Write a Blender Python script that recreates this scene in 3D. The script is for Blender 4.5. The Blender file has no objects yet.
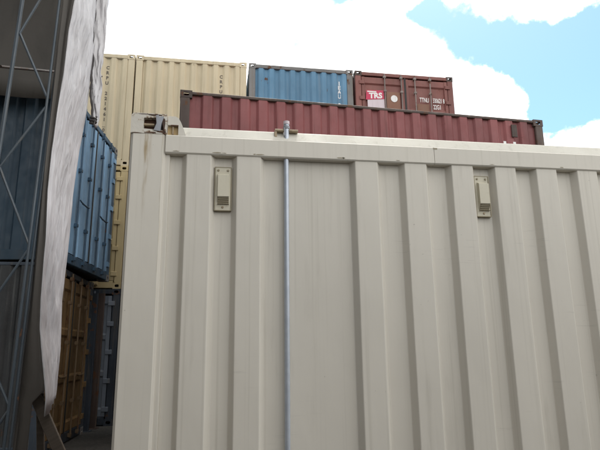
import bpy, bmesh, math, random
from mathutils import Vector, Matrix, noise
random.seed(7)
S = bpy.context.scene
COL = S.collection
R = math.radians

# ------------------------------------------------------------------ camera
F_PX, PITCH, ROLL, YAW, CAM_D, CAM_H = 544.654, 0.22994, -0.01222, 0.15517, 2.85256, 1.30812
fwd = Vector((math.sin(YAW) * math.cos(PITCH), math.cos(YAW) * math.cos(PITCH), math.sin(PITCH)))
rgt = Vector((math.cos(YAW), -math.sin(YAW), 0))
upv = rgt.cross(fwd)
r2 = rgt * math.cos(ROLL) + upv * math.sin(ROLL)
u2 = -rgt * math.sin(ROLL) + upv * math.cos(ROLL)
cam = bpy.data.cameras.new('camera')
cam.sensor_fit = 'HORIZONTAL'
cam.sensor_width = 36.0
cam.lens = 36.0 * F_PX / 600.0
cam.clip_start = 0.05
cam.clip_end = 5000
co = bpy.data.objects.new('camera', cam)
COL.objects.link(co)
m3 = Matrix((r2, u2, -fwd)).transposed()
co.matrix_world = Matrix.Translation((0, -CAM_D, CAM_H)) @ m3.to_4x4()
S.camera = co

# ------------------------------------------------------------------ sky
SUN_EL, SUN_AZ = R(60), R(22)           # azimuth measured from +Y towards +X
W = bpy.data.worlds.new('World')
S.world = W
W.use_nodes = True
nt = W.node_tree
nt.nodes.clear()
def N(t, **kw):
    n = nt.nodes.new(t)
    for k, v in kw.items():
        setattr(n, k, v)
    return n
def L(a, b):
    nt.links.new(a, b)
def MATH(op, a, b=None, c=None, clamp=False):
    n = N('ShaderNodeMath', operation=op, use_clamp=clamp)
    for i, v in enumerate((a, b, c)):
        if v is None:
            continue
        if isinstance(v, (int, float)):
            n.inputs[i].default_value = v
        else:
            L(v, n.inputs[i])
    return n.outputs[0]
sky = N('ShaderNodeTexSky', sky_type='NISHITA')
sky.sun_disc = False
sky.sun_elevation = SUN_EL
sky.sun_rotation = SUN_AZ
sky.air_density = 1.0
sky.dust_density = 1.0
sky.ozone_density = 0.6
tc = N('ShaderNodeTexCoord')
sep = N('ShaderNodeSeparateXYZ')
L(tc.outputs['Generated'], sep.inputs[0])
# warp the direction a little so cloud edges billow
nz = N('ShaderNodeTexNoise')
nz.inputs['Scale'].default_value = 7.0
nz.inputs['Detail'].default_value = 9.0
nz.inputs['Roughness'].default_value = 0.62
L(tc.outputs['Generated'], nz.inputs['Vector'])
big = N('ShaderNodeTexNoise')
big.inputs['Scale'].default_value = 1.7
big.inputs['Detail'].default_value = 3.0
L(tc.outputs['Generated'], big.inputs['Vector'])
def bump(az, el, wid, amp):
    d = (math.sin(R(az)) * math.cos(R(el)), math.cos(R(az)) * math.cos(R(el)), math.sin(R(el)))
    n = N('ShaderNodeVectorMath', operation='DISTANCE')
    L(tc.outputs['Generated'], n.inputs[0])
    n.inputs[1].default_value = d
    x = MATH('DIVIDE', n.outputs['Value'], R(wid))
    x = MATH('MULTIPLY', x, x)
    x = MATH('MULTIPLY', x, -1.0)
    x = MATH('POWER', 2.718, x)
    return MATH('MULTIPLY', x, amp)
field = MATH('MULTIPLY_ADD', nz.outputs['Fac'], 1.15, -0.575)
nz2 = N('ShaderNodeTexNoise')
nz2.inputs['Scale'].default_value = 24.0
nz2.inputs['Detail'].default_value = 8.0
nz2.inputs['Roughness'].default_value = 0.6
L(tc.outputs['Generated'], nz2.inputs['Vector'])
field = MATH('ADD', field, MATH('MULTIPLY_ADD', nz2.outputs['Fac'], 1.1, -0.55))
field = MATH('ADD', field, MATH('MULTIPLY_ADD', big.outputs['Fac'], 1.6, -0.62))
for az, el, wid, amp in ((33, 28.6, 4.4, -1.15), (40, 25.0, 5.5, -1.35), (27, 30.5, 2.2, -.45),
                         (47, 28, 6, -.7), (35.2, 22.3, 1.6, -.5), (24, 33.2, 1.5, -.35),
                         (29.6, 24.3, 2.9, .95), (40, 17.6, 3.0, 1.0), (36, 33.2, 4.0, .95), (14, 28, 8.5, .9),
                         (-3, 33, 8, .7), (-7.5, 38.0, 3.2, -1.2), (14.5, 36.8, 2.8, -1.0), (23.2, 33.6, 2.4, -.8)):
    field = MATH('ADD', field, bump(az, el, wid, amp))
mr = N('ShaderNodeMapRange', interpolation_type='SMOOTHSTEP')
L(field, mr.inputs['Value'])
mr.inputs['From Min'].default_value = -0.16
mr.inputs['From Max'].default_value = 0.14
# clouds fade out below the horizon
hz = N('ShaderNodeMapRange')
L(sep.outputs['Z'], hz.inputs['Value'])
hz.inputs['From Min'].default_value = -0.02
hz.inputs['From Max'].default_value = 0.06
cm = MATH('MULTIPLY', mr.outputs['Result'], hz.outputs['Result'])
ccol = N('ShaderNodeMix', data_type='RGBA')
ccol.inputs['A'].default_value = (6.0, 6.6, 7.3, 1)
ccol.inputs['B'].default_value = (18.0, 17.8, 17.3, 1)
cf = N('ShaderNodeMapRange', interpolation_type='SMOOTHSTEP')
L(nz.outputs['Fac'], cf.inputs['Value'])
cf.inputs['From Min'].default_value = 0.30
cf.inputs['From Max'].default_value = 0.56
L(cf.outputs['Result'], ccol.inputs['Factor'])
skym = N('ShaderNodeMix', data_type='RGBA', blend_type='MULTIPLY')
skym.inputs['Factor'].default_value = 1.0
L(sky.outputs['Color'], skym.inputs['A'])
skym.inputs['B'].default_value = (1.02, 1.32, 1.27, 1)
mx = N('ShaderNodeMix', data_type='RGBA')
L(cm, mx.inputs['Factor'])
L(skym.outputs['Result'], mx.inputs['A'])
L(ccol.outputs['Result'], mx.inputs['B'])
bg = N('ShaderNodeBackground')
bg.inputs['Strength'].default_value = 0.1
L(mx.outputs['Result'], bg.inputs['Color'])
out = N('ShaderNodeOutputWorld')
L(bg.outputs[0], out.inputs[0])

# ------------------------------------------------------------------ sun and exposure
sl = bpy.data.lights.new('sun', 'SUN')
sl.energy = 0.8
sl.angle = R(10)
sl.color = (1.0, 0.95, 0.87)
so = bpy.data.objects.new('sun', sl)
COL.objects.link(so)
sd = Vector((math.sin(SUN_AZ) * math.cos(SUN_EL), math.cos(SUN_AZ) * math.cos(SUN_EL), math.sin(SUN_EL)))
so.rotation_euler = sd.to_track_quat('Z', 'Y').to_euler()
so.location = (0, 0, 40)
S.view_settings.view_transform = 'Standard'
S.view_settings.look = 'None'
S.view_settings.gamma = 1.0
S.view_settings.exposure = 0.55
S.view_settings.use_curve_mapping = False
S.render.engine = 'CYCLES'
S.cycles.max_bounces = 6
S.cycles.diffuse_bounces = 4

# ------------------------------------------------------------------ materials
MATS = {}
class NT:
    """small wrapper to wire shader nodes"""
    def __init__(s, name):
        s.m = bpy.data.materials.new(name)
        s.m.use_nodes = True
        s.t = s.m.node_tree
        s.p = s.t.nodes['Principled BSDF']
        s.tc = s.t.nodes.new('ShaderNodeTexCoord')
        oi = s.t.nodes.new('ShaderNodeObjectInfo')
        v = s.t.nodes.new('ShaderNodeVectorMath'); v.operation = 'SCALE'
        v.inputs[0].default_value = (13.1, 7.7, 5.3)
        s.t.links.new(oi.outputs['Random'], v.inputs['Scale'])
        a = s.t.nodes.new('ShaderNodeVectorMath'); a.operation = 'ADD'
        s.t.links.new(s.tc.outputs['Object'], a.inputs[0])
        s.t.links.new(v.outputs[0], a.inputs[1])
        s.obj = s.tc.outputs['Object']
        s.co = a.outputs[0]
    def link(s, a, b): s.t.links.new(a, b)
    def noise(s, scale=(1, 1, 1), sc=1.0, det=4, rough=.55, co=None):
        mp = s.t.nodes.new('ShaderNodeMapping')
        mp.inputs['Scale'].default_value = scale
        s.link(co or s.co, mp.inputs[0])
        n = s.t.nodes.new('ShaderNodeTexNoise')
        n.inputs['Scale'].default_value = sc
        n.inputs['Detail'].default_value = det
        n.inputs['Roughness'].default_value = rough
        s.link(mp.outputs[0], n.inputs['Vector'])
        return n.outputs['Fac']
    def ramp(s, v, a, b, lo=0.0, hi=1.0):
        n = s.t.nodes.new('ShaderNodeMapRange')
        n.interpolation_type = 'SMOOTHSTEP'
        s.link(v, n.inputs[0])
        n.inputs[1].default_value = a; n.inputs[2].default_value = b
        n.inputs[3].default_value = lo; n.inputs[4].default_value = hi
        return n.outputs[0]
    def math(s, op, a, b=None):
        n = s.t.nodes.new('ShaderNodeMath'); n.operation = op
        for i, v in enumerate((a, b)):
            if v is None: continue
            if isinstance(v, (int, float)): n.inputs[i].default_value = v
            else: s.link(v, n.inputs[i])
        return n.outputs[0]
    def mix(s, fac, a, b):
        n = s.t.nodes.new('ShaderNodeMix'); n.data_type = 'RGBA'
        for k, v in (('Factor', fac), ('A', a), ('B', b)):
            if isinstance(v, tuple): n.inputs[k if k == 'Factor' else (6 if k == 'A' else 7)].default_value = (*v, 1)
            elif isinstance(v, (int, float)): n.inputs[0].default_value = v
            else: s.link(v, n.inputs[0 if k == 'Factor' else (6 if k == 'A' else 7)])
        return n.outputs[2]
    def xyz(s):
        n = s.t.nodes.new('ShaderNodeSeparateXYZ'); s.link(s.obj, n.inputs[0]); return n.outputs
    def bump(s, h, strength=.3, dist=.003):
        n = s.t.nodes.new('ShaderNodeBump')
        n.inputs['Strength'].default_value = strength
        n.inputs['Distance'].default_value = dist
        s.link(h, n.inputs['Height'])
        s.link(n.outputs[0], s.p.inputs['Normal'])
    def done(s, col, rough=.55, metal=0.0, spec=.35):
        if isinstance(col, tuple): s.p.inputs['Base Color'].default_value = (*col, 1)
        else: s.link(col, s.p.inputs['Base Color'])
        if isinstance(rough, (int, float)): s.p.inputs['Roughness'].default_value = rough
        else: s.link(rough, s.p.inputs['Roughness'])
        s.p.inputs['Metallic'].default_value = metal
        s.p.inputs['Specular IOR Level'].default_value = spec
        MATS[s.m.name] = s.m
        return s.m

def paint(name, col, dirt=.25, rust=.1, fade=.12, rustcol=(.10, .045, .022), rough=.5, stain=(.16, .13, .09), spec=.3):
    """sheet-metal paint: blotchy fading, vertical rain streaks, rust nibbling through"""
    n = NT(name)
    c1 = tuple(min(1, x * (1 + fade)) for x in col)
    c0 = tuple(x * (1 - fade) for x in col)
    blot = n.noise((1, 1, .6), 1.3, 5)
    base = n.mix(n.ramp(blot, .3, .7), c0, c1)
    streak = n.noise((9, 9, .35), 2.2, 4, .6)
    sm = n.math('MULTIPLY', n.ramp(streak, .52, .78), dirt)
    base = n.mix(sm, base, stain)
    fine = n.noise((1, 1, 1), 60, 3)
    base = n.mix(n.math('MULTIPLY', n.ramp(fine, .55, .8), dirt * .35), base, stain)
    rn = n.noise((1, 1, .7), 5.5, 8, .68)
    rm = n.ramp(rn, .72 - rust * .35, .76 - rust * .3)
    base = n.mix(rm, base, rustcol)
    bl = n.noise((1, 1, 1), 3.0, 3)
    n.bump(bl, .35, .006)
    return n.done(base, n.ramp(rn, .3, .8, rough - .08, rough + .25), 0, spec)

def cream_front(name, col, post=False):
    n = NT(name)
    blot = n.noise((1, 1, .5), 1.1, 4)
    base = n.mix(n.ramp(blot, .3, .7), tuple(x * .955 for x in col), tuple(min(1, x * 1.03) for x in col))
    st = n.noise((26, 26, .25), 1.6, 3, .6)
    base = n.mix(n.ramp(st, .52, .82, 0, .26), base, (.27, .24, .18))
    gr = n.noise((5, 5, .5), 2.0, 6, .65)
    base = n.mix(n.ramp(gr, .56, .74, 0, .16), base, (.24, .21, .16))
    # horizontal handling scuffs and little knocks
    sc = n.noise((2.6, 2.6, 60), 2.0, 3, .5)
    loc = n.noise((1, 1, 1), 2.6, 2)
    sm = n.math('MULTIPLY', n.ramp(sc, .63, .70), n.ramp(loc, .56, .66))
    base = n.mix(n.math('MULTIPLY', sm, .13), base, (.22, .21, .19))
    sp = n.noise((1, 1, 1), 34, 2)
    sl_ = n.noise((1, 1, 1), 1.4, 1)
    base = n.mix(n.math('MULTIPLY', n.ramp(sp, .74, .78), n.ramp(sl_, .5, .6, 0, .4)), base, (.2, .18, .15))
    if post:
        x, y, z = n.xyz()
        wob = n.noise((0, 0, 3), 1.0, 2, co=n.obj)
        xc = n.math('SUBTRACT', x, n.math('MULTIPLY', n.math('SUBTRACT', wob, .5), .05))
        # rust water running down from the casting hole
        for x0, wd, z0, z1, amt in ((-.385, .014, 1.92, 2.475, .75), (-.375, .03, 2.25, 2.475, .45), (-.30, .005, 1.2, 2.3, .3)):
            d = n.math('ABSOLUTE', n.math('SUBTRACT', xc, x0))
            k = n.math('MULTIPLY', n.ramp(d, wd, wd * .2), n.ramp(z, z0, z1))
            k = n.math('MULTIPLY', k, n.ramp(n.noise((30, 30, 5), 1.5, 4), .35, .62))
            base = n.mix(n.math('MULTIPLY', k, amt), base, (.30, .20, .075))
    n.bump(n.noise((1, 1, .45), 2.6, 4), .6, .016)
    return n.done(base, n.ramp(blot, .2, .8, .42, .6), 0, .3)

CREAM = (.635, .598, .527)
M_front = cream_front('front_cream_paint', CREAM)
def cast_paint():
    n = NT('chipped_cream_casting')
    base = n.mix(n.noise((1, 1, 1), 9, 4), tuple(x * .9 for x in CREAM), CREAM)
    x, y, z = n.xyz()
    near = n.ramp(x, -.43, -.33)                     # paint is lost towards the rail side
    thr = n.math('ADD', n.noise((1, 1, 1), 26, 6, .65), n.math('MULTIPLY', near, .10))
    base = n.mix(n.ramp(thr, .60, .66, 0, .8), base, (.34, .25, .16))
    base = n.mix(n.ramp(thr, .66, .70), base, (.10, .045, .025))
    n.bump(thr, .5, .004)
    return n.done(base, .6, 0, .3)
M_castpaint = cast_paint()
M_frontpost = cream_front('front_cream_post_paint', CREAM, True)
M_roofcream = paint('front_roof_paint', (.52, .495, .43), .3, .0, .08)
M_hole = paint('rust_inside', (.07, .032, .018), .3, .6, .3)
M_chip = paint('chipped_grey_steel', (.33, .34, .37), .4, .25, .2)
M_tan = paint('painted_sunlit_tan', (.50, .36, .18), .4, .3, .2)  # tan stands in for sunlight on the rusty gusset notch
M_rustedge = paint('rusty_cream', (.42, .33, .22), .5, .45, .2)
M_louvre = paint('vent_brown_louvre', (.30, .26, .18), .2, .1, .1)  # mid brown for louvres, rims, rivets, weld mark and nicks
M_vent = paint('vent_cream', (.58, .54, .43), .3, .12, .08)
M_gal = NT('galvanised_pipe')
_g = M_gal.noise((1, 1, 1), 22, 3)
M_gal = M_gal.done(M_gal.mix(M_gal.ramp(_g, .3, .7), (.44, .48, .54), (.50, .54, .60)), .38, .35, .5)
M_yel = paint('sand_paint', (.56, .475, .325), .4, .05, .07, stain=(.25, .2, .13))
M_yeld = paint('sand_door_paint', (.50, .40, .22), .35, .12, .1)
M_mar = paint('maroon_paint', (.205, .068, .068), .7, .2, .24, rustcol=(.09, .035, .02), stain=(.10, .03, .025))
M_mard = paint('maroon_door_paint', (.20, .08, .068), .55, .22, .16, stain=(.14, .07, .05))
M_brown = paint('rust_brown_frame', (.065, .045, .038), .5, .45, .3)
M_bluefar = paint('faded_blue_paint', (.105, .225, .34), .5, .22, .16, stain=(.22, .25, .27))
M_greyfr = paint('weathered_grey_frame', (.16, .155, .15), .55, .45, .25)
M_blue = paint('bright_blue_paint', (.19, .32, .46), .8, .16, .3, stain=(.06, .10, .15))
M_sideshade = paint('blue_side_in_shade', (.018, .036, .055), .5, .1, .15, stain=(.03, .033, .036))  # side of the light blue container, painted navy to carry the shelter's shade
M_bluefr = paint('grimy_blue_frame', (.045, .085, .13), .8, .25, .3, stain=(.03, .03, .03))
M_orange = paint('ochre_paint', (.17, .105, .045), .95, .35, .3, stain=(.05, .035, .02))  # base darkened to carry the deep alley shade; dirt streaks on top
M_ochrerod = paint('ochre_rod', (.12, .08, .045), .5, .4, .2)
M_slate = paint('slate_frame', (.035, .045, .06), .6, .35, .25)  # slate colour deepened in place of alley shadow
M_mouldshade = paint('shade_dark_mouldy_side', (.035, .035, .036), .8, .3, .4, stain=(.09, .09, .087))  # weathered grey, darkened further so the colour holds the shade inside the shelter
M_greyblue = paint('grey_blue_paint', (.115, .135, .165), .65, .12, .15)
M_red2 = paint('dull_red_paint', (.20, .06, .045), .4, .1, .15)
M_green2 = paint('grey_green_paint', (.14, .19, .17), .4, .1, .15)
M_greyyard = paint('neutral_grey_paint', (.17, .155, .14), .4, .1, .15)
M_paleblue = paint('pale_grey_blue_door', (.17, .195, .23), .8, .12, .15)
M_gasket = paint('black_rubber', (.02, .02, .02), .2, 0, .2)
M_rod = paint('lock_rod_steel', (.20, .165, .15), .5, .35, .2)
M_white = paint('white_print', (.75, .74, .72), .3, 0, .05)
M_blacktxt = paint('black_print', (.12, .10, .08), .2, 0, .1)
M_redst = paint('red_sticker', (.52, .055, .11), .15, 0, .1)
M_pale = paint('pale_sticker', (.62, .54, .57), .25, 0, .05)
M_tanpatch = paint('tan_patch', (.215, .105, .068), .45, .1, .12)
M_wood = NT('old_timber')
_w = M_wood.noise((2, 2, 22), 2.0, 5)
M_wood = M_wood.done(M_wood.mix(_w, (.06, .048, .038), (.15, .12, .095)), .8)
M_tube = paint('tent_frame_steel', (.075, .095, .115), .4, .12, .15, rough=.4, spec=.5)  # steel colour lowered to imitate shade on the frame
def fabric(name, c, dirtc, amt):
    n = NT(name)
    a = n.noise((1, 1, .5), 1.6, 6)
    b = n.mix(n.ramp(a, .42, .75, 0, amt), c, dirtc)
    b = n.mix(n.ramp(n.noise((6, 6, .8), 2.0, 5), .52, .78, 0, amt), b, dirtc)
    n.bump(n.noise((1, 1, 1), 9, 5), .35, .01)
    return n.done(b, .6, 0, .3)
def tarp_fabric():
    n = NT('white_tarpaulin')
    a = n.noise((1, 1, .35), 2.2, 5)
    b = n.mix(n.ramp(a, .40, .72, 0, .35), (.53, .515, .525), (.38, .36, .36))
    b = n.mix(n.ramp(n.noise((1, 1, .4), 7, 6, .7), .60, .72, 0, .35), b, (.26, .235, .22))
    w1 = n.noise((9, 9, .7), 1.2, 3, .5)
    w2 = n.noise((3, 6, 1.6), 1.2, 3, .5)
    r1 = n.math('ABSOLUTE', n.math('SUBTRACT', w1, .5))
    r2_ = n.math('ABSOLUTE', n.math('SUBTRACT', w2, .5))
    n.bump(n.math('ADD', n.math('MULTIPLY', r1, 1.0), n.math('MULTIPLY', r2_, 1.1)), .7, .06)
    return n.done(b, .5, 0, .35)
M_tarp = tarp_fabric()
M_tarpin = fabric('brown_grey_canvas', (.082, .073, .064), (.048, .043, .038), .6)  # canvas brown darkened to include the shelter's inner shade
M_rope = paint('dark_rope', (.04, .035, .035), .2, 0, .3)
M_ground = NT('yard_ground')
_a = M_ground.noise((1, 1, 1), .7, 8)
_b = M_ground.noise((1, 1, 1), 22, 6)
_c = M_ground.mix(M_ground.ramp(_a, .35, .65), (.026, .024, .022), (.06, .055, .048))
_c = M_ground.mix(M_ground.ramp(_b, .5, .7, 0, .6), _c, (.09, .085, .075))
M_ground.bump(_b, .8, .02)
M_ground = M_ground.done(_c, .9)

# ------------------------------------------------------------------ mesh helpers
class MB:
    def __init__(s): s.v = []; s.f = []
    def quad(s, a, b, c, d):
        i = len(s.v); s.v += [a, b, c, d]; s.f.append((i, i + 1, i + 2, i + 3)); return s
    def poly(s, pts):
        i = len(s.v); s.v += pts; s.f.append(tuple(range(i, i + len(pts)))); return s
    def box(s, x0, x1, y0, y1, z0, z1, c=0.0):
        """box; c > 0 chamfers the four edges along the longest axis"""
        d = (x1 - x0, y1 - y0, z1 - z0)
        if c <= 0:
            i = len(s.v)
            s.v += [(x, y, z) for z in (z0, z1) for y in (y0, y1) for x in (x0, x1)]
            s.f += [tuple(i + k for k in q) for q in ((0, 2, 3, 1), (4, 5, 7, 6), (0, 1, 5, 4), (2, 6, 7, 3), (0, 4, 6, 2), (1, 3, 7, 5))]
            return s
        ax = d.index(max(d))
        o = [(0, 1, 2), (1, 2, 0), (2, 0, 1)][ax]
        lo = (x0, y0, z0); hi = (x1, y1, z1)
        a0, a1 = lo[o[1]], hi[o[1]]; b0, b1 = lo[o[2]], hi[o[2]]
        ring = [(a0 + c, b0), (a1 - c, b0), (a1, b0 + c), (a1, b1 - c), (a1 - c, b1), (a0 + c, b1), (a0, b1 - c), (a0, b0 + c)]
        i = len(s.v)
        for t in (lo[ax], hi[ax]):
            for a, b in ring:
                p = [0, 0, 0]; p[o[0]] = t; p[o[1]] = a; p[o[2]] = b
                s.v.append(tuple(p))
        for k in range(8):
            s.f.append((i + k, i + (k + 1) % 8, i + 8 + (k + 1) % 8, i + 8 + k))
        s.f.append(tuple(i + k for k in range(7, -1, -1))); s.f.append(tuple(i + 8 + k for k in range(8)))
        return s
    def tube(s, pts, r, n=10, cap=True):
        pts = [Vector(p) for p in pts]
        i = len(s.v)
        ref = None
        for k, p in enumerate(pts):
            t = (pts[min(k + 1, len(pts) - 1)] - pts[max(k - 1, 0)]).normalized()
            if ref is None:
                ref = Vector((0, 0, 1)) if abs(t.z) < .9 else Vector((1, 0, 0))
            a = t.cross(ref).normalized(); b = t.cross(a)
            ref = a.cross(t)
            rr = r[k] if isinstance(r, (list, tuple)) else r
            for j in range(n):
                th = 2 * math.pi * j / n
                s.v.append(tuple(p + a * (rr * math.cos(th)) + b * (rr * math.sin(th))))
        for k in range(len(pts) - 1):
            for j in range(n):
                s.f.append((i + k * n + j, i + k * n + (j + 1) % n, i + (k + 1) * n + (j + 1) % n, i + (k + 1) * n + j))
        if cap:
            s.f.append(tuple(i + j for j in range(n))); s.f.append(tuple(i + (len(pts) - 1) * n + j for j in range(n)))
        return s
    def mesh(s, name, mat, smooth=False, ang=40):
        me = bpy.data.meshes.new(name)
        me.from_pydata([tuple(v) for v in s.v], [], s.f)
        bm = bmesh.new(); bm.from_mesh(me)
        if smooth: bmesh.ops.remove_doubles(bm, verts=bm.verts, dist=1e-5)
        bmesh.ops.recalc_face_normals(bm, faces=bm.faces)
        bm.to_mesh(me); bm.free()
        me.materials.append(mat)
        if smooth:
            for p in me.polygons: p.use_smooth = True
            me.set_sharp_from_angle(angle=R(ang))
        return me

def put(name, me, parent=None, loc=(0, 0, 0), rot=(0, 0, 0), scale=(1, 1, 1)):
    o = bpy.data.objects.new(name, me)
    COL.objects.link(o)
    o.location = loc; o.rotation_euler = rot; o.scale = scale
    if parent: o.parent = parent
    return o
def part(name, mb, mat, parent, smooth=False, **kw):
    return put(name, mb.mesh(name, mat, smooth), parent, **kw)
def tag(o, label, cat, group=None, kind=None):
    if label: o['label'] = label
    if cat: o['category'] = cat
    if group: o['group'] = group
    if kind: o['kind'] = kind
    return o
def thing(name, label, cat, loc=(0, 0, 0), rz=0.0, group=None):
    o = put(name, None, None, loc, (0, 0, rz))
    o.empty_display_size = .2
    return tag(o, label, cat, group)

def lettering(name, text, size, mat, parent, origin, xdir, ydir, sx=1.0, align='LEFT', spacing=1.0, bold=.0):
    c = bpy.data.curves.new(name, 'FONT')
    c.body = text; c.size = size; c.extrude = .0008; c.align_x = align; c.space_line = spacing; c.offset = bold
    c.resolution_u = 3
    t = bpy.data.objects.new(name, c); COL.objects.link(t)
    dg = bpy.context.evaluated_depsgraph_get(); dg.update()
    me = bpy.data.meshes.new_from_object(t.evaluated_get(dg))
    bpy.data.objects.remove(t); bpy.data.curves.remove(c)
    xd = Vector(xdir).normalized(); yd = Vector(ydir).normalized(); zd = xd.cross(yd)
    M = Matrix((xd * sx, yd, zd)).transposed().to_4x4(); M.translation = Vector(origin)
    me.transform(M)
    me.materials.clear(); me.materials.append(mat)
    return put(name, me, parent)

def rounded(pts, r=.008):
    """round the bends of a polyline profile with three points each"""
    o = [pts[0]]
    for a, b, c in zip(pts, pts[1:], pts[2:]):
        a, b, c = Vector(a), Vector(b), Vector(c)
        k1 = min(r, (b - a).length * .4); k2 = min(r, (c - b).length * .4)
        p = b + (a - b).normalized() * k1; q_ = b + (c - b).normalized() * k2
        m = (p + q_) / 4 + b / 2
        o += [tuple(p), tuple(m), tuple(q_)]
    o.append(pts[-1])
    return o
def rib_profile(length, ribs_start, period, n, outer, flank, depth, end_flat=True):
    """profile (u, d): d = 0 on the outer faces, depth in the recesses"""
    p = [(0, depth)]
    for k in range(n):
        u = ribs_start + k * period
        p += [(u - flank, depth), (u, 0), (u + outer, 0), (u + outer + flank, depth)]
    p.append((length, depth))
    return p

# ------------------------------------------------------------------ container kit
CW, CL, CH = 2.438, 6.058, 2.591
def casting_mesh(mat, inner):
    """hollow corner casting at the corner x=0,y=0,z=0 reaching +x +y -z, oval holes in the faces x=0, y=0 and z=0"""
    X, Y, Z, t = .162, .178, .118, .022
    mb = MB()
    def holed(o, a, b, nrm, la, lb, ha, hb):
        o, a, b, nrm = Vector(o), Vector(a), Vector(b), Vector(nrm)
        n = 20
        ring = []; sq = []; rin = []
        for k in range(n):
            th = 2 * math.pi * (k + .5) / n
            c_, s_ = math.cos(th), math.sin(th)
            e = .55
            hx = math.copysign(abs(c_) ** e, c_) * ha / 2; hy = math.copysign(abs(s_) ** e, s_) * hb / 2
            m = max(abs(c_) / (la / 2), abs(s_) / (lb / 2))
            sx_, sy_ = c_ / m, s_ / m
            cc = o + a * (la / 2) + b * (lb / 2)
            ring.append(cc + a * hx + b * hy); sq.append(cc + a * sx_ + b * sy_)
            rin.append(cc + a * hx + b * hy + nrm * t)
        for k in range(n):
            j = (k + 1) % n
            mb.quad(tuple(sq[k]), tuple(sq[j]), tuple(ring[j]), tuple(ring[k]))
            mb.quad(tuple(ring[k]), tuple(ring[j]), tuple(rin[j]), tuple(rin[k]))
        # corner fillers
        for ca in (0, 1):
            for cb in (0, 1):
                cor = o + a * (la * ca) + b * (lb * cb)
                ds = sorted(range(n), key=lambda k: (sq[k] - cor).length)[:2]
                mb.poly([tuple(cor), tuple(sq[ds[0]]), tuple(sq[ds[1]])])
    holed((0, 0, -Z), (1, 0, 0), (0, 0, 1), (0, 1, 0), X, Z, .082, .056)
    holed((0, 0, -Z), (0, 1, 0), (0, 0, 1), (1, 0, 0), Y, Z, .086, .056)
    holed((0, 0, 0), (1, 0, 0), (0, 1, 0), (0, 0, -1), X, Y, .066, .124)
    mb.quad((X, 0, -Z), (X, Y, -Z), (X, Y, 0), (X, 0, 0))
    mb.quad((0, Y, -Z), (X, Y, -Z), (X, Y, 0), (0, Y, 0))
    mb.quad((0, 0, -Z), (X, 0, -Z), (X, Y, -Z), (0, Y, -Z))
    return mb.mesh('corner_casting', mat)
CAST = {}
def castings(parent, mat, Wd=CW, Ln=CL, Hh=CH):
    if mat.name not in CAST: CAST[mat.name] = casting_mesh(mat, M_hole)
    for sx, x in ((1, 0), (-1, Wd)):
        for sy, y in ((1, 0), (-1, Ln)):
            for sz, z in ((1, Hh), (-1, 0)):
                put('corner_casting', CAST[mat.name], parent, (x, y, z), (0, 0, 0), (sx, sy, sz))
CACHE = {}
def cached(key, fn):
    if key not in CACHE: CACHE[key] = fn()
    return CACHE[key]

def end_wall_mesh(mat, flip=False):
    p = rounded(rib_profile(CW - .30, .085, .2445, 9, .085, .05, .042), .006)
    mb = MB()
    for (u0, d0), (u1, d1) in zip(p, p[1:]):
        mb.quad((.15 + u0, .012 + d0, .15), (.15 + u1, .012 + d1, .15), (.15 + u1, .012 + d1, CH - .10), (.15 + u0, .012 + d0, CH - .10))
    return mb.mesh('end_wall', mat)
def side_wall_mesh(mat):
    """wall in the plane x = 0 facing -x, running along y"""
    n = 20
    p = rounded(rib_profile(CL - .28, .16, .2785, n, .125, .036, .042), .006)
    mb = MB()
    for (u0, d0), (u1, d1) in zip(p, p[1:]):
        mb.quad((.012 + d0, .14 + u0, .15), (.012 + d1, .14 + u1, .15), (.012 + d1, .14 + u1, CH - .055), (.012 + d0, .14 + u0, CH - .055))
    return mb.mesh('side_wall', mat)
def roof_mesh(mat):
    mb = MB()
    n = 28
    z0, z1 = CH - .028, CH - .010
    st = (CL - .3) / n
    for k in range(n):
        y = .15 + k * st
        prof = [(y, z0), (y + .3 * st, z0), (y + .45 * st, z1), (y + .85 * st, z1), (y + st, z0)]
        for (a, za), (b, zb) in zip(prof, prof[1:]):
            mb.quad((.06, a, za), (CW - .06, a, za), (CW - .06, b, zb), (.06, b, zb))
    mb.quad((.06, .06, z0), (CW - .06, .06, z0), (CW - .06, .15, z0), (.06, .15, z0))
    mb.quad((.06, CL - .15, z0), (CW - .06, CL - .15, z0), (CW - .06, CL - .06, z0), (.06, CL - .06, z0))
    return mb.mesh('roof', mat)

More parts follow.
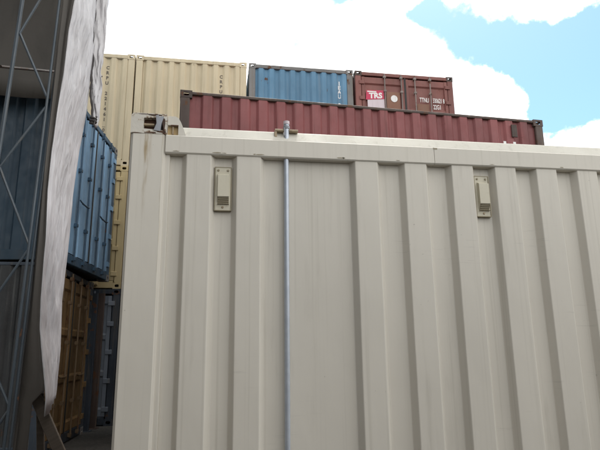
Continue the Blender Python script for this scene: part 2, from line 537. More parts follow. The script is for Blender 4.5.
def door_leaf(parent, x0, x1, mat, mrod, mgask, rods, hinge_side, simple=False, flat=False):
    """door leaf facing -y between x0 and x1 with three broad stamped panels"""
    zb, zt = .17, CH - .14
    hgt = zt - zb
    mb = MB()
    prof = [(zb, .02), (zb + .10, .02)]
    npan = 3
    ph = (hgt - .20) / npan
    for k in range(npan):
        a = zb + .10 + k * ph
        prof += [(a + .03, .02), (a + .065, .05), (a + ph - .085, .05), (a + ph - .05, .02)]
    prof += [(zt, .02)]
    fr = .075
    if flat:
        wd = (x1 - x0 - 2 * fr)
        pv = rounded([(0, .012), (.02, .012), (.035, .045), (.06, .045), (.075, .012), (wd * .5 - .04, .012), (wd * .5 - .02, .045), (wd * .5 + .02, .045), (wd * .5 + .04, .012), (wd - .075, .012), (wd - .06, .045), (wd - .035, .045), (wd - .02, .012), (wd, .012)], .005)
        for (a, d0), (b, d1) in zip(pv, pv[1:]):
            mb.quad((x0 + fr + a, d0, zb), (x0 + fr + b, d1, zb), (x0 + fr + b, d1, zt), (x0 + fr + a, d0, zt))
        prof = []
    for (z0, d0), (z1, d1) in zip(prof, prof[1:]):
        mb.quad((x0 + fr, d0, z0), (x1 - fr, d0, z0), (x1 - fr, d1, z1), (x0 + fr, d1, z1))
    leaf = part('door', mb, mat, parent)
    for (a, b) in ((x0, x0 + fr), (x1 - fr, x1)):
        part('door_stile', MB().box(a, b, .008, .055, zb, zt, .006), mat, leaf)
    for r in rods:
        part('lock_rod', MB().tube([(r, -.022, .06), (r, -.022, CH - .05)], .0145, 8), mrod, leaf, True)
        for z in (.10, .62, 1.5, 2.1, CH - .13):
            part('rod_bracket', MB().box(r - .032, r + .032, -.040, .012, z - .028, z + .028, .008), mrod, leaf)
        hs = 1 if r < (x0 + x1) / 2 else -1
        if not simple:
            part('handle', MB().tube([(r, -.045, 1.02), (r + hs * .06, -.052, 1.0), (r + hs * .34, -.048, .99)], .012, 6), mrod, leaf)
    xh = x0 if hinge_side < 0 else x1
    for z in (.30, .82, 1.36, 1.9, 2.3):
        part('hinge', MB().box(xh - .06, xh + .06, -.018, .018, z - .045, z + .045, .006), mat, leaf)
    return leaf

def container(label, loc, rz, wall, frame, group, endA='wall', endB='wall', endmat=None, frameA=None, rod=None,
              post_mats=None, cast_mat=None, side_mats=None, simple=False, flat=False, rods=((.485, .935), (1.503, 1.953))):
    """shipping container: end A in the plane y = 0 facing -y, length along +y, base at z = 0"""
    t = thing('shipping_container', label, 'container', loc, rz, group)
    em = endmat or wall
    fa = frameA or frame
    castings(t, cast_mat or frame)
    pm = post_mats or (fa, fa, frame, frame)
    for (x, y, m) in ((0, 0, pm[0]), (CW - .15, 0, pm[1]), (0, CL - .15, pm[2]), (CW - .15, CL - .15, pm[3])):
        mb = MB().box(x + .004, x + .146, y + .004, y + .146, .118, CH - .118, .012)
        part('corner_post', mb, m, t)
    # headers and sills at the ends, rails at the sides
    for y in (0, CL - .10):
        yy = y + .006 if y == 0 else y - .006
        part('header_rail', MB().box(.162, CW - .162, yy, yy + .10, CH - .105, CH - .012, .01), fa if y == 0 else frame, t)
        part('sill', MB().box(.162, CW - .162, yy, yy + .10, .012, .16, .01), fa if y == 0 else frame, t)
    for x in (0, CW - .07):
        xx = x + .006 if x == 0 else x - .006
        part('top_side_rail', MB().box(xx, xx + .07, .178, CL - .178, CH - .062, CH - .014, .008), frame, t)
        part('bottom_side_rail', MB().box(xx, xx + .07, .178, CL - .178, .012, .16, .008), frame, t)
    for key, y, mir in (('A', 0, 1), ('B', CL, -1)):
        kind = endA if key == 'A' else endB
        if kind == 'wall':
            me = cached(('end', em.name), lambda: end_wall_mesh(em))
            if mir == 1: put('end_wall', me, t)
            else: put('end_wall', me, t, (CW, CL, 0), (0, 0, math.pi))
        else:
            hub = t
            door_leaf(hub, .155, CW / 2 - .012, em, rod or frame, M_gasket, rods[0], -1, simple, flat)
            door_leaf(hub, CW / 2 + .012, CW - .155, em, rod or frame, M_gasket, rods[1], 1, simple, flat)
            part('door_gasket', MB().box(CW / 2 - .022, CW / 2 + .022, .0, .05, .165, CH - .12), M_gasket, t)
    sm = side_mats or (wall, wall)
    me = cached(('side', sm[0].name), lambda: side_wall_mesh(sm[0]))
    put('side_wall', me, t)
    me = cached(('side', sm[1].name), lambda: side_wall_mesh(sm[1]))
    put('side_wall', me, t, (CW, CL, 0), (0, 0, math.pi))
    put('roof', cached(('roof', wall.name), lambda: roof_mesh(wall)), t)
    part('floor', MB().box(.08, CW - .08, .11, CL - .11, .05, .13), M_wood, t)
    return t

# ------------------------------------------------------------------ ground
g = MB()
G = 400.0
g.quad((-G, -G, 0), (G, -G, 0), (G, G, 0), (-G, G, 0))
tag(part('ground', g, M_ground, None), None, None, kind='structure')

# ------------------------------------------------------------------ the cream container in front
fc = thing('shipping_container', 'big cream ribbed container filling the foreground with a pipe on its side', 'container', (0, 0, 0))
XL, XR = -.474, -.474 + CL
RAIL_T, RAIL_B = 2.473, 2.366
D = .042
ribs = [-.171, .100, .769, 1.063, 1.350, 1.622, 1.888, 2.158]
while ribs[-1] + .285 < XR - .42:
    ribs.append(ribs[-1] + .2785)
OUT, FL = .130, .026
prof = [(-.262, D)]
for x in ribs:
    prof += [(x - FL, D), (x, 0), (x + OUT, 0), (x + OUT + FL, D)]
prof.append((XR - .2, D))
prof = rounded(prof, .004)
mb = MB()
fine = [prof[0]]
for (u0, d0), (u1, d1) in zip(prof, prof[1:]):
    k = max(1, int((u1 - u0) / .05))
    for i in range(1, k + 1):
        fine.append((u0 + (u1 - u0) * i / k, d0 + (d1 - d0) * i / k))
NZ = 26
zs = [.14 + (RAIL_B + .03 - .14) * i / NZ for i in range(NZ + 1)]
def ripple(x, z):
    # pressed steel is never flat: slow bowing plus a few knocks, held straight at the rail
    e = min(1.0, max(0.0, (RAIL_B - z) / .25))
    return e * (.0045 * noise.noise(Vector((x * 1.6, z * .9, 3.3))) + .0022 * noise.noise(Vector((x * 6, z * 2.6, 9.1))))
for z in zs:
    for u, d in fine:
        mb.v.append((u, .004 + d + ripple(u, z), z))
nf = len(fine)
for j in range(NZ):
    for i in range(nf - 1):
        a = j * nf + i
        mb.f.append((a, a + 1, a + nf + 1, a + nf))
put('side_wall', mb.mesh('side_wall', M_front, True, 9), fc)
# weld flange beside the post, with a shallow step
part('wall_flange', MB().box(-.292, -.262, .020, .052, .14, RAIL_B + .02, .004), M_front, fc)
# corner posts
for x0, x1, m in ((XL, -.286, M_frontpost), (XR - .188, XR, M_frontpost)):
    part('corner_post', MB().box(x0 + .002, x1, -.002, .15, .118, CH - .1185, .014), m, fc, True)
    part('corner_post', MB().box(x0 + .002, x1, CW - .15, CW + .002, .118, CH - .1185, .014), m, fc, True)
# top rail in two lengths with a welded joint
XJ = 1.245
for a, b in ((-.2855, XJ - .0012), (XJ + .0012, XR - .1885)):
    part('top_side_rail', MB().box(a, b, -.004, .075, RAIL_B, RAIL_T, .007), M_front, fc, True)
part('weld_scar', MB().box(XJ - .006, XJ + .02, -.0052, -.003, RAIL_T - .016, RAIL_T - .007), M_louvre, fc)
part('top_side_rail', MB().box(-.2855, XR - .1885, CW - .075, CW + .002, RAIL_B, RAIL_T, .007), M_front, fc)
part('bottom_side_rail', MB().box(-.2855, XR - .1885, -.002, .07, .012, .165, .007), M_front, fc)
part('bottom_side_rail', MB().box(-.2855, XR - .1885, CW - .07, CW + .002, .012, .165, .007), M_front, fc)
# bevelled roof edge above the rail, roof sheet
mb = MB()
x0, x1 = -.2, XR - .2
pr = [(.004, RAIL_T + .001), (.052, RAIL_T + .064), (.062, RAIL_T + .071), (.09, RAIL_T + .074), (CW - .09, RAIL_T + .074), (CW - .062, RAIL_T + .071), (CW - .004, RAIL_T + .001)]
for (a, za), (b, zb) in zip(pr, pr[1:]):
    mb.quad((x0, a, za), (x1, a, za), (x1, b, zb), (x0, b, zb))
mb.poly([(x0, a, z) for a, z in pr]); mb.poly([(x1, a, z) for a, z in pr])
part('roof', mb, M_roofcream, fc)
# back wall and ends
mb = MB()
p2 = rounded(rib_profile(CL - .38, .1, .2785, 20, .11, .05, D), .006)
for (u0, d0), (u1, d1) in zip(p2, p2[1:]):
    mb.quad((XL + .19 + u0, CW - d0, .14), (XL + .19 + u1, CW - d1, .14), (XL + .19 + u1, CW - d1, RAIL_B + .02), (XL + .19 + u0, CW - d0, RAIL_B + .02))
part('side_wall', mb, M_front, fc)
for xx, sg in ((XL, 1), (XR, -1)):
    mb = MB()
    p3 = rounded(rib_profile(CW - .3, .085, .2445, 9, .085, .05, .042), .006)
    for (u0, d0), (u1, d1) in zip(p3, p3[1:]):
        mb.quad((xx + sg * (.012 + d0), .15 + u0, .15), (xx + sg * (.012 + d1), .15 + u1, .15), (xx + sg * (.012 + d1), .15 + u1, 2.5), (xx + sg * (.012 + d0), .15 + u0, 2.5))
    part('end_wall', mb, M_front, fc)
    a, b = sorted((xx + sg * .004, xx + sg * .10))
    part('header_rail', MB().box(a, b, .16, CW - .16, 2.46, CH - .02, .01), M_front, fc)
    part('sill', MB().box(a, b, .16, CW - .16, .012, .16, .01), M_front, fc)
part('floor', MB().box(XL + .1, XR - .1, .06, CW - .06, .06, .13), M_wood, fc)
# corner castings of the front container: rounded block with a big oval hole in the face
def front_casting():
    X0, X1, Z0, Z1, Yd = XL, -.281, CH - .1175, CH, .162
    bm = bmesh.new()
    rc = .022
    outer = []
    for cx, cz, a0 in ((X0 + rc, Z0 + .004, 180), (X1 - .004, Z0 + .004, 270), (X1 - .006, Z1 - .006, 0), (X0 + rc, Z1 - rc, 90)):
        rr = rc if cx < -.4 and cz > Z0 + .01 else .004
        if cx < -.4 and cz < Z0 + .01: cx = X0 + .004
        for k in range(5):
            th = R(a0 + 90 * k / 4)
            outer.append((cx + rr * math.cos(th), cz + rr * math.sin(th)))
    hcx, hcz, ha, hb = -.352, (Z0 + Z1) / 2 - .001, .114, .092
    hole = []
    nH = len(outer)
    c = Vector((hcx, hcz))
    for (x, z) in outer:
        d = Vector((x, z)) - c
        th = math.atan2(d.y, d.x)
        c_, s_ = math.cos(th), math.sin(th)
        hole.append((hcx + math.copysign(abs(c_) ** .5, c_) * ha / 2, hcz + math.copysign(abs(s_) ** .5, s_) * hb / 2))
    mb = MB()
    n = nH
    for k in range(n):
        j = (k + 1) % n
        A, B = outer[k], outer[j]; a, b = hole[k], hole[j]
        mb.quad((A[0], -.004, A[1]), (B[0], -.004, B[1]), (b[0], -.004, b[1]), (a[0], -.004, a[1]))
        mb.quad((a[0], -.004, a[1]), (b[0], -.004, b[1]), (b[0], .03, b[1]), (a[0], .03, a[1]))
        mb.quad((A[0], -.004, A[1]), (B[0], -.004, B[1]), (B[0], Yd, B[1]), (A[0], Yd, A[1]))
    mb.poly([(x, Yd, z) for x, z in outer])
    return mb
fcast = part('corner_casting', front_casting(), M_castpaint, fc)
cm_ = MB()
cm_.box(-.414, -.288, .031, .05, CH - .108, CH - .012)
part('hole_lining', cm_, M_hole, fcast)
part('hole_bar', MB().box(-.407, -.352, .006, .03, CH - .066, CH - .055, .003), M_rustedge, fcast)
# torn grey metal lug stuck in the hole, rust flaking round it
lug = MB()
lug.poly([(-.352, -.010, CH - .098), (-.318, -.010, CH - .104), (-.312, -.012, CH - .060), (-.300, -.012, CH - .018), (-.322, -.012, CH - .022), (-.330, -.012, CH - .010), (-.343, -.012, CH - .014), (-.338, -.012, CH - .060)])
lug.poly([(-.352, .02, CH - .098), (-.318, .02, CH - .104), (-.312, .02, CH - .060), (-.300, .02, CH - .018), (-.322, .02, CH - .022), (-.330, .02, CH - .010), (-.343, .02, CH - .014), (-.338, .02, CH - .060)])
for k in range(8):
    j = (k + 1) % 8
    lug.f.append((k, j, 8 + j, 8 + k))
part('torn_lug', lug, M_chip, fcast)
fl = MB()
random.seed(3)
for (fx, fz, w, h) in ((-.300, CH - .06, .018, .075), (-.31, CH - .105, .05, .012), (-.37, CH - .112, .06, .008), (-.345, CH - .010, .07, .008), (-.40, CH - .006, .07, .004), (-.335, CH - .035, .012, .03), (-.44, CH - .116, .05, .003)):
    pts = []
    for k in range(9):
        th = 2 * math.pi * k / 9
        rr = 1 + random.uniform(-.35, .35)
        pts.append((fx + math.cos(th) * w / 2 * rr, -.0055, fz + math.sin(th) * h / 2 * rr))
    fl.poly(pts)
part('rust_patches', fl, M_hole, fcast)
for (x, y, sx, sy, sz, z) in ((XR, 0, -1, 1, 1, CH), (XL, CW, 1, -1, 1, CH), (XR, CW, -1, -1, 1, CH), (XL, 0, 1, 1, -1, 0), (XR, 0, -1, 1, -1, 0), (XL, CW, 1, -1, -1, 0), (XR, CW, -1, -1, -1, 0)):
    if M_frontpost.name not in CAST: CAST[M_frontpost.name] = casting_mesh(M_front, M_hole)
    put('corner_casting', CAST[M_frontpost.name], fc, (x, y, z), (0, 0, 0), (sx, sy, sz))
# gusset plate leaning from the casting down to the rail, with a notch painted tan as if sunlit
def plate(pts, y0, y1):
    mb = MB(); n = len(pts)
    mb.poly([(x, y0, z) for x, z in pts]); mb.poly([(x, y1, z) for x, z in pts])
    for k in range(n):
        j = (k + 1) % n
        mb.f.append((k, j, n + j, n + k))
    return mb
zt = CH - .008
part('gusset', plate([(-.2795, zt - .052), (-.2795, zt), (-.240, zt), (-.222, zt - .010), (-.208, zt - .036), (-.190, zt - .082), (-.180, RAIL_T + .002), (-.222, RAIL_T + .002), (-.222, zt - .052)], .004, .030), M_front, fc)
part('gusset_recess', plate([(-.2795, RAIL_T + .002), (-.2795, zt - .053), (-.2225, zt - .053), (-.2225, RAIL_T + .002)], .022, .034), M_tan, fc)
part('gusset_slit', MB().box(-.262, -.222, .002, .006, zt - .056, zt - .051), M_hole, fc)
part('gusset_tab', MB().box(-.256, -.247, .010, .024, RAIL_T + .006, zt - .056, .002), M_rustedge, fc)
# nicks and rust along the lower lip of the rail and the post head
ch = MB()
random.seed(11)
for cx, w, h in ((-.01, .05, .006), (.03, .02, .004), (.195, .014, .009), (.228, .05, .005), (.68, .045, .006), (.70, .012, .010), (1.02, .02, .005), (1.60, .03, .004), (2.05, .025, .006), (-.23, .03, .005)):
    pts = []
    for k in range(9):
        th = 2 * math.pi * k / 9
        rr = 1 + random.uniform(-.4, .4)
        pts.append((cx + math.cos(th) * w / 2 * rr, -.0052, RAIL_B + .0125 + math.sin(th) * h / 2 * rr))
    ch.poly(pts)
part('rust_nicks', ch, M_louvre, fc)['kind'] = 'stuff'
# ventilators
def ventilator(x0, z0):
    w, h = .088, .243
    v = part('ventilator', MB().box(x0, x0 + w, .026, .0452, z0, z0 + h, .004), M_vent, fc)
    rim = MB()
    for a in ((x0 - .003, x0 + .001, z0 - .002, z0 + h + .002), (x0 + w - .001, x0 + w + .003, z0 - .002, z0 + h + .002)):
        rim.box(a[0], a[1], .0245, .046, a[2], a[3])
    rim.box(x0 + .001, x0 + w - .001, .0245, .046, z0 + h - .001, z0 + h + .003); rim.box(x0 + .001, x0 + w - .001, .0245, .046, z0 - .003, z0 + .001)
    part('vent_rim', rim, M_louvre, v)
    hood = MB()
    a, b = x0 + .016, x0 + w - .012
    zt_, zm, zb_ = z0 + h - .038, z0 + .072, z0 + .032
    yf, yb = .002, .0258
    hood.quad((a, yf, zm), (b, yf, zm), (b, yf, zt_ - .012), (a, yf, zt_ - .012))
    hood.quad((a, yf, zt_ - .012), (b, yf, zt_ - .012), (b, yb, zt_), (a, yb, zt_))
    for xx in (a, b):
        hood.poly([(xx, yf, zm), (xx, yf, zt_ - .012), (xx, yb, zt_), (xx, yb, zb_)])
    hood.quad((a + .004, yb - .004, zb_ + .01), (b - .004, yb - .004, zb_ + .01), (b - .004, yf + .012, zm + .004), (a + .004, yf + .012, zm + .004))
    part('vent_hood', hood, M_vent, v)
    sl_ = MB()
    for k in range(4):
        f = (k + .2) / 4
        y = yf + (yb - yf) * f; z = zm + (zb_ - zm) * f
        sl_.box(a + .001, b - .001, y - .001, y + .006, z - .004, z - .001)
    for k in range(7):
        xk = a + (b - a) * k / 6
        sl_.box(xk - .001, xk + .001, yf + .004, yb, zb_ - .001, zb_ + .003)
    part('vent_louvre', sl_, M_louvre, v)
    back = MB().quad((a + .001, yf + .003, zm - .004), (b - .001, yf + .003, zm - .004), (b - .001, yb - .001, zb_), (a + .001, yb - .001, zb_))
    part('vent_mesh', back, M_louvre, v)
    for rx, rz in ((.2, .93), (.8, .93), (.5, .07)):
        part('rivet', MB().tube([(x0 + w * rx, .0262, z0 + h * rz), (x0 + w * rx, .021, z0 + h * rz)], [.007, .005], 8), M_louvre if rz > .5 else M_rustedge, v)
ventilator(-.017, 2.062)
ventilator(1.494, 2.068)

# ------------------------------------------------------------------ galvanised pipe fixed to the front container
pp = thing('galvanised_pipe', 'slim galvanised pipe standing upright in the flat bay of the cream container', 'pipe', (.372, .022, 0))
part('tube', MB().tube([(0, 0, 0), (.004, 0, RAIL_B - .001)], .0145, 16), M_gal, pp, True)
part('top_tube', MB().tube([(.006, .006, RAIL_T + .003), (.007, .006, RAIL_T + .105)], .0145, 16), M_gal, pp, True)
part('collar', MB().tube([(.007, .006, RAIL_T + .078), (.007, .006, RAIL_T + .094)], .0185, 16), M_chip, pp, True)
part('cap', MB().tube([(.007, .006, RAIL_T + .1055), (.007, .006, RAIL_T + .124)], .0175, 16), M_pale, pp, True)
for s_ in (-1, 1):
    a, b = sorted((.007 + s_ * .0150, .007 + s_ * .066))
    part('bracket', MB().box(a, b, -.004, .030, RAIL_T + .062, RAIL_T + .074, .002), M_rustedge, pp)
part('bracket_leg', MB().box(-.062, -.048, .0, .026, RAIL_T + .028, RAIL_T + .0615, .002), M_rustedge, pp)
part('bolt', MB().box(-.010, -.004, -.016, -.008, RAIL_T + .03, RAIL_T + .078, .001), M_chip, pp)

# ------------------------------------------------------------------ maroon container lying broadside behind
A1 = R(3.2)
def frame_to_world(loc, rz): return loc
X1, Y1 = -.594, 4.84
rzm = -math.pi / 2 + A1
ox = X1 - (CW * math.cos(rzm)); oy = Y1 - (CW * math.sin(rzm))
cmar = container('long maroon ribbed container lying broadside just above the cream roof edge', (ox, oy, CH), rzm, M_mar, M_brown,
                 'containers stacked behind', cast_mat=M_brown, post_mats=(M_mar, M_brown, M_mar, M_brown))
cmar.scale = (1, 1.013, 1)
v = MB().box(CW - .004, CW + .022, CL - .62, CL - .52, CH - .36, CH - .14, .006)
part('ventilator', v, M_brown, cmar)
for k, yy in enumerate((CL - .78, CL - .60)):
    part('paint_mark', MB().box(CW - .010, CW - .0085, yy, yy + .05, CH - .50, CH - .44), M_white, cmar)
container('dull red container at ground level hidden behind the cream one', (ox, oy, 0), rzm, M_red2, M_red2, 'containers stacked behind', simple=True)

# ------------------------------------------------------------------ far row of stacks, ends facing the yard
A2 = .0065
X2, Y2, GAP = -1.878, 8.452, .052
def slot(k):
    """base corner of the k-th stack (k = -1 is left of the seam)"""
    u = k * (CW + GAP) + GAP / 2
    return (X2 + math.cos(A2) * u, Y2 + math.sin(A2) * u)
GR = 'containers stacked behind'
xa, ya = slot(-1); xa += .03
y1 = container('sand coloured container atop the leftmost far stack, full black number down its end', (xa, ya, 2 * CH), A2, M_yel, M_yel, GR)
container('sand coloured container with hinged doors, middle of the leftmost far stack', (xa, ya, CH), A2, M_yeld, M_yeld, GR, endA='door', rod=M_yeld)
container('grey blue container with doors at the foot of the far stack', (xa, ya, 0), A2, M_paleblue, M_slate, GR, endA='door', rod=M_paleblue)
xb, yb = slot(0)
y2 = container('sand coloured container between its twin and the faded blue one on top', (xb, yb, 2 * CH), A2, M_yel, M_yel, GR)
container('sand container under the second sand coloured top container', (xb, yb, CH), A2, M_yel, M_yel, GR, simple=True)
container('grey green container at the foot of the second far stack', (xb, yb, 0), A2, M_green2, M_green2, GR, simple=True)
xc, yc = slot(1)
bf = container('faded blue container with grey frame atop the far row', (xc, yc, 2 * CH), A2, M_bluefar, M_greyfr, GR)
container('dull red container under the faded blue top container', (xc, yc, CH), A2, M_red2, M_red2, GR, simple=True)
container('grey blue container at the foot of the third far stack', (xc, yc, 0), A2, M_greyblue, M_greyblue, GR, simple=True)
xd_, yd_ = slot(2)
md = container('maroon container showing its doors with a red sticker and white number', (xd_, yd_, 2 * CH), A2, M_mard, M_mard, GR, endA='door', rod=M_rod, cast_mat=M_brown, rods=((.71, 1.12), (1.46, 1.84)))
container('grey green container under the maroon door container', (xd_, yd_, CH), A2, M_green2, M_green2, GR, simple=True)
container('dull red container at the foot of the rightmost far stack', (xd_, yd_, 0), A2, M_red2, M_red2, GR, simple=True)
# numbers painted down the ends
X_, Z_ = (1, 0, 0), (0, 0, 1)
def stacked(parent, chars, x, ztop, size, pitch, mat, y=.052, sx=.9):
    for k, ch in enumerate(chars):
        if ch == ' ': continue
        lettering('number_character', ch, size, mat, parent, (x, y, ztop - size * .72 - k * pitch), X_, Z_, sx, 'CENTER', bold=.004)
RX = [.15 + .085 + .2445 * k + .085 + .08 for k in range(9)]      # middle of each recess
stacked(y1, 'CRPU 221461 0', RX[6], 2.30, .105, .122, M_blacktxt)
fr = MB()
zc_ = 2.30 - 12 * .122 - .04
for (a, b, c_, d_) in ((-.062, -.052, -.075, .075), (.052, .062, -.075, .075), (-.052, .052, .067, .075), (-.052, .052, -.075, -.067)):
    fr.box(RX[6] + a, RX[6] + b, .0515, .053, zc_ + c_, zc_ + d_)
part('number_box', fr, M_blacktxt, y1)
stacked(y2, 'CRPU 221458 1', RX[6], 2.26, .105, .122, M_blacktxt)
stacked(bf, 'IEAU 240817 3', RX[7], 2.30, .135, .110, M_white, y=.052, sx=1.0)
# sticker, disc and number on the maroon doors
st_ = part('sticker', MB().box(.28, .69, .0, .004, 1.66, 1.90), M_pale, md)
part('sticker_panel', plate([(.24, 1.86), (.68, 1.90), (.68, 2.12), (.26, 2.10)], -.006, -.002), M_redst, st_)
lettering('sticker_letters', 'TRS', .19, M_white, st_, (.32, -.008, 1.90), (1, 0, .06), Z_, 1.0, bold=.008)
part('sticker_stripe', MB().box(.28, .50, -.009, -.007, 2.055, 2.085), M_white, st_)
part('tan_patch', MB().box(.75, 1.085, .012, .016, 1.45, 2.10), M_tanpatch, md)
part('white_disc', plate([(.935 + .082 * math.cos(2 * math.pi * k / 20), 1.93 + .088 * math.sin(2 * math.pi * k / 20)) for k in range(20)], .004, .008), M_white, md)
part('tan_patch', MB().box(1.50, 1.80, .012, .016, 1.45, 1.84), M_tanpatch, md)
lettering('door_number', 'TTNU', .165, M_white, md, (1.565, .004, 1.885), X_, Z_, .52, bold=.002)
lettering('door_number', '330621 8', .165, M_white, md, (1.895, .002, 1.885), X_, Z_, .47, bold=.002)
lettering('door_number', '22G1', .165, M_white, md, (1.895, .002, 1.72), X_, Z_, .54, bold=.002)

# ------------------------------------------------------------------ unseen stacks added beside and behind the viewer to shade the cream wall
GY = 'unseen containers added for shade'
for k in range(2):
    for lv in range(3):
        m_ = (M_greyyard, M_greyblue)[(lv + k) % 2]
        container(('bottom', 'middle', 'top')[lv] + ' container of the ' + ('nearer', 'farther')[k] + ' unseen stack added for shade left of the viewer',
                  (-1.80 - CW, -4.75 - 6.2 * k, lv * CH), 0, m_, m_, GY, simple=True)

for k in range(3):
    m_ = (M_greyyard, M_greyyard, M_greyblue)[k]
    container(('left', 'middle', 'right')[k] + ' container of the unseen row added for shade behind the viewer', (-1.7 + 6.2 * k, -4.75, 0), -math.pi / 2, m_, m_, GY, simple=True)

# ------------------------------------------------------------------ two containers beside the alley, doors towards it
RZB = R(84.5)
bl = container('light blue container with grimy dark frame, doors facing the alley, upper of two', (-2.19, 5.2, CH + .03), RZB, M_blue, M_sideshade, 
               'containers beside the alley', frameA=M_bluefr, endA='door', rod=M_bluefr, side_mats=(M_sideshade, M_sideshade), cast_mat=M_greyfr, flat=True)
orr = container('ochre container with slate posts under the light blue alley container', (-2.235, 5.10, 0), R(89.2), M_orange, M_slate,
                'containers beside the alley', endA='door', rod=M_ochrerod, side_mats=(M_mouldshade, M_mouldshade), cast_mat=M_greyfr)
lettering('red_writing', 'D.F\n S.O', .16, M_redst, bl, (.30, .015, 2.1), X_, Z_, .5)

# two loose steel posts standing in the gap behind the ochre container
po = thing('steel_post', 'slate blue steel post standing behind the ochre container', 'post', (-2.20, 7.75, 0))
part('shaft', MB().box(-.05, .05, -.05, .05, .012, 2.42, .01), M_slate, po)
part('foot_plate', MB().box(-.09, .09, -.09, .09, 0, .012), M_slate, po)
po = thing('steel_post', 'rusty brown steel post beside the grey blue doors in the alley', 'post', (-2.16, 8.12, 0))
part('shaft', MB().box(-.06, .06, -.04, .04, .012, 2.46, .01), M_brown, po)
part('foot_plate', MB().box(-.09, .09, -.09, .09, 0, .012), M_brown, po)

# ------------------------------------------------------------------ fabric shelter on the left
tent = thing('fabric_shelter', 'white tarpaulin shelter on a steel lattice frame at the left edge', 'shelter', (-1.5, 2.0, 0))
T0 = Vector((-1.5, 2.0, 0))
def lerp_tab(tab, z):
    tab = sorted(tab)
    if z <= tab[0][0]: return tab[0][1]
    for (a, va), (b, vb) in zip(tab, tab[1:]):
        if z <= b:
            return va + (vb - va) * (z - a) / (b - a)
    return tab[-1][1]
LEFT = [(4.618, -1.394), (4.294, -1.422), (3.828, -1.429), (3.477, -1.451), (3.091, -1.469), (2.72, -1.47), (2.273, -1.447), (1.761, -1.441), (1.515, -1.426), (1.076, -1.348), (.96, -1.33)]
RIGHT = [(6.0, -1.46), (5.334, -1.445), (4.687, -1.432), (4.2, -1.436), (3.919, -1.447), (3.472, -1.497), (2.909, -1.514), (2.266, -1.522), (1.855, -1.537), (1.361, -1.514), (.979, -1.52)]
mb = MB()
NU, NV = 56, 260
Z0, Z1 = .93, 6.72
for j in range(NV + 1):
    zz = Z0 + (Z1 - Z0) * j / NV
    for i in range(NU + 1):
        u = i / NU
        xl, xr = lerp_tab(LEFT, zz), lerp_tab(RIGHT, zz)
        y = 2.0 + 1.0 * u
        x = xl + (xr - xl) * u
        env = math.sin(math.pi * min(1, max(0, u))) ** .6
        nzv = noise.noise(Vector((u * 2.2, zz * .55, 3.1)))
        nz2 = noise.noise(Vector((u * 7 + zz * 1.3, zz * 1.1, 8.3)))
        nz3 = noise.noise(Vector((u * 5 - zz * 2.4, zz * 2.0, 1.7)))
        nz4 = noise.noise(Vector((u * 11 + zz * 3.1, zz * 3.2 - u * 4, 5.5)))
        nz5 = noise.noise(Vector((u * 16 - zz * 2, zz * 5, 2.5)))
        x += env * (.035 * nzv + .032 * (1 - abs(nz2) * 2) + .016 * nz3 + .016 * (.5 - abs(nz4)) + .008 * nz5 - .012) + .006 * nz2
        y += (.03 * nzv + .02 * nz2) * (1 - (1 - u) ** 6)
        z = zz + .02 * nz3 - (.10 * (1 - u) if j == 0 else 0)
        mb.v.append((x - T0.x, y - T0.y, z))
for j in range(NV):
    for i in range(NU):
        a = j * (NU + 1) + i
        mb.f.append((a, a + 1, a + NU + 2, a + NU + 1))
tw = part('tarpaulin_wall', mb, M_tarp, tent, True)
sm_ = tw.modifiers.new('thickness', 'SOLIDIFY'); sm_.thickness = .006; sm_.offset = -1
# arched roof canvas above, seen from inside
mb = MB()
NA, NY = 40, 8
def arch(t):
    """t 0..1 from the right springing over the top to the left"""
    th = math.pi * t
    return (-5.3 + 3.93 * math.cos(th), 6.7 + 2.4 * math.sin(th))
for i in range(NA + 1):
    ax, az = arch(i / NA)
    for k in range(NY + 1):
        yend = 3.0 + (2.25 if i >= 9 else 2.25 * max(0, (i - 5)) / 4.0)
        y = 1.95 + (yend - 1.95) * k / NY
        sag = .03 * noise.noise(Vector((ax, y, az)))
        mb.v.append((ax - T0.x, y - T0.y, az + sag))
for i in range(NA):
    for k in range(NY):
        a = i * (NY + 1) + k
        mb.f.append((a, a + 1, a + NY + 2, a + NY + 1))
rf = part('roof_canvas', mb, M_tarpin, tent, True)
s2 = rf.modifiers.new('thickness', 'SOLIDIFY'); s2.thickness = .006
# rear curtain of the shelter, hanging down to the container tops
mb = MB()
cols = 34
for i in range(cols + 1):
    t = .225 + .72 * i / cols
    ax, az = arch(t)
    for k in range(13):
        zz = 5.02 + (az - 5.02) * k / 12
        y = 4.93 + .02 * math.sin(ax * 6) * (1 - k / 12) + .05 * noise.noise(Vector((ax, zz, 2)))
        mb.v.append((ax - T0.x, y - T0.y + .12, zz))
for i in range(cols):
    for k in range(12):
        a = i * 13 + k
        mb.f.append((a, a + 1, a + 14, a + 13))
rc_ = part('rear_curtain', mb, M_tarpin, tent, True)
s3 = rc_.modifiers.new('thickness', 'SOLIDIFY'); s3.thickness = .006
mb = MB()
for i in range(13):
    for k in range(9):
        yy = 1.95 + 3.2 * i / 12; zz = .1 + 6.6 * k / 8
        mb.v.append((-9.22 - T0.x + .05 * noise.noise(Vector((yy * 2, zz, 4))), yy - T0.y, zz))
for i in range(12):
    for k in range(8):
        a = i * 9 + k
        mb.f.append((a, a + 1, a + 10, a + 9))
lw = part('unseen_side_canvas', mb, M_tarpin, tent, True)  # unseen far wall, added to keep light out of the shelter
s5 = lw.modifiers.new('thickness', 'SOLIDIFY'); s5.thickness = .006
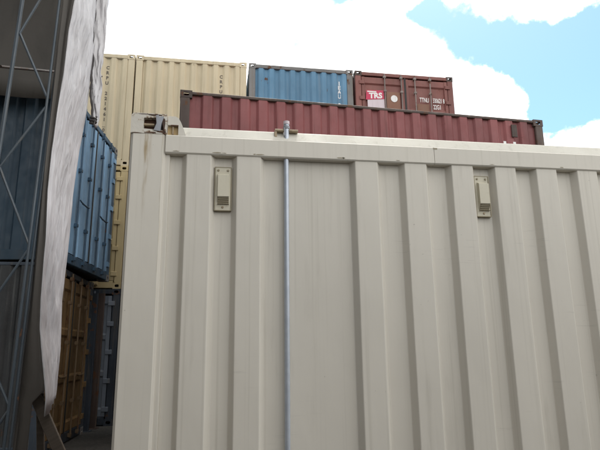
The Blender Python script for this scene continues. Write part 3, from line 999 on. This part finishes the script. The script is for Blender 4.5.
# dark folded hem between frame and tarpaulin
mb = MB()
NV = 70
for j in range(NV + 1):
    zz = .0 + 6.6 * j / NV
    xl = lerp_tab(LEFT, max(zz, .96))
    xc_ = -1.50 - .012 * (4.6 - zz)
    wv = .012 * noise.noise(Vector((1, zz * 1.4, 5)))
    for i in range(7):
        u = i / 6
        x = xc_ + (xl - .006 - xc_) * u
        if zz < .96: x = xc_ + .11 * u
        y = 1.985 + .02 * math.sin(u * 7 + zz) * (1 - u) + wv * (1 - u)
        mb.v.append((x - T0.x + wv * (1 - u), y - T0.y + .02, zz))
for j in range(NV):
    for i in range(6):
        a = j * 7 + i
        mb.f.append((a, a + 1, a + 8, a + 7))
hm = part('hem_flap', mb, M_tarpin, tent, True)
s4 = hm.modifiers.new('thickness', 'SOLIDIFY'); s4.thickness = .004
# lattice arch at the open front: legs, zigzag and arched chords
def chordB(z): return -1.484 - (4.61 - z) * .0197
def chordA(z): return -1.862 - (4.6 - z) * .028
zA = [(-1.862 - (4.6 - z) * .028, z) for z in (0, 1.5, 3.0, 4.6, 6.7)]
part('frame_tube', MB().tube([(x - T0.x, 0, z) for x, z in zA], .018, 10), M_tube, tent, True)
zB = [(chordB(z), z) for z in (0, 1.5, 3.0, 4.6, 6.7)]
part('frame_tube', MB().tube([(x - T0.x - .048, 0, z) for x, z in zB], .012, 10), M_tube, tent, True)
part('frame_tube', MB().tube([(x - T0.x - .012, .02, z) for x, z in zB], .012, 10), M_tube, tent, True)
for (a, b) in (((1, 5.5), (0, 5.05)), ((0, 5.05), (1, 4.226)), ((1, 4.226), (0, 3.60)), ((0, 3.50), (1, 2.915)), ((1, 2.915), (0, 2.24)), ((0, 2.18), (1, 1.55)), ((1, 1.55), (0, .93)), ((0, .88), (1, .25))):
    P = []
    for side, z in (a, b):
        P.append(((chordB(z) - .055 if side == 0 else chordA(z) + .02) - T0.x, .004, z))
    part('lattice_brace', MB().tube(P, .0115, 8), M_tube, tent, True)
for off in (0.0, -.40):
    pts = []
    for k in range(25):
        t = k / 24
        th = math.pi * t
        pts.append((-5.3 + (3.80 + off) * math.cos(th) - T0.x, 0, 6.7 + (2.28 + off) * math.sin(th)))
    part('arch_tube', MB().tube(pts, .022, 8), M_tube, tent, True)
for xl_ in (-9.10, -8.70):
    part('frame_tube', MB().tube([(xl_ - T0.x, 0, 0), (xl_ - T0.x, 0, 6.7)], .022, 8), M_tube, tent, True)
# purlin with a small rusty bracket inside the roof
part('purlin', MB().tube([(-2.0 - T0.x, .05, 3.0 + .9), (-1.75 - T0.x, 2.9, 5.35)], .014, 8), M_brown, tent, True)
part('base_plate', MB().box(-1.74 - T0.x, -1.42 - T0.x, -.12, .12, .0, .02), M_tube, tent)

# loose strip of tarpaulin hanging beyond the rope
SL = [(6.7, -1.47), (5.33, -1.452), (4.69, -1.442), (4.2, -1.428), (3.9, -1.398), (3.78, -1.378)]
SR = [(6.7, -1.33), (5.33, -1.335), (4.69, -1.333), (4.45, -1.350), (4.3, -1.322), (4.1, -1.338), (3.9, -1.325), (3.78, -1.350)]
mb = MB()
NV2, NU2 = 120, 12
for j in range(NV2 + 1):
    zz = 3.79 + 2.9 * j / NV2
    for i in range(NU2 + 1):
        u = i / NU2
        x = lerp_tab(SL, zz) + (lerp_tab(SR, zz) - lerp_tab(SL, zz)) * u
        n1 = noise.noise(Vector((u * 3 + zz, zz * 3.3, 7.7))); n2 = noise.noise(Vector((u * 5, zz * 7 + u * 3, 1.2)))
        y = 3.03 + .05 * u + .05 * math.sin(u * 3.1) * n1 + .025 * n2
        mb.v.append((x + .008 * n2 - T0.x, y - T0.y, zz + .03 * n1 * (1 if j < 6 else 0)))
for j in range(NV2):
    for i in range(NU2):
        a = j * (NU2 + 1) + i
        mb.f.append((a, a + 1, a + NU2 + 2, a + NU2 + 1))
tl = part('tarpaulin_strip', mb, M_tarp, tent, True)
s6 = tl.modifiers.new('thickness', 'SOLIDIFY'); s6.thickness = .006

# dark rope tied down the tarpaulin
rp = thing('rope', 'dark knotted rope hanging down the edge of the white tarpaulin', 'rope', (-1.43, 2.96, 3.75))
pts = []; rad = []
for k in range(90):
    z = 6.6 - 2.83 * k / 89
    pts.append((lerp_tab(SL, z) + .012 + .006 * math.sin(k * .7) + 1.43, .012 * math.sin(k * .31), z - 3.75))
    rad.append(.005 if z > 4.62 else (.010 + .005 * abs(math.sin(k * 1.1))))
part('cord', MB().tube(pts, rad, 8), M_rope, rp, True)
part('knot', MB().tube([(.06 + .032 * math.cos(a * .7), .02 + .03 * math.sin(a * .7), .11 - .0035 * a) for a in range(26)], .011, 8), M_rope, rp, True)
part('rope_end', MB().tube([(.05, .01, .10), (.085, .0, .06), (.075, .0, .01), (.10, .0, -.03)], .010, 8), M_rope, rp, True)

# ------------------------------------------------------------------ timber prop by the shelter
pr_ = thing('timber_prop', 'old grey timber board leaning beside the shelter leg', 'timber', (-1.3, 2.2, 0))
o = part('leaning_board', MB().box(-.045, .045, -.018, .018, 0, 1.18, .004), M_wood, pr_)
o.location = (.33, .0, 0.0); o.rotation_euler = (0, R(-27), 0)
o = part('cross_board', MB().box(-.09, .05, -.022, .022, -.012, .022, .003), M_wood, pr_)
o.location = (-.12, -.05, 1.04)
o = part('back_leg', MB().box(-.03, .03, -.015, .015, 0, 1.06, .004), M_wood, pr_)
o.location = (-.14, .36, 0); o.rotation_euler = (R(19), 0, 0)
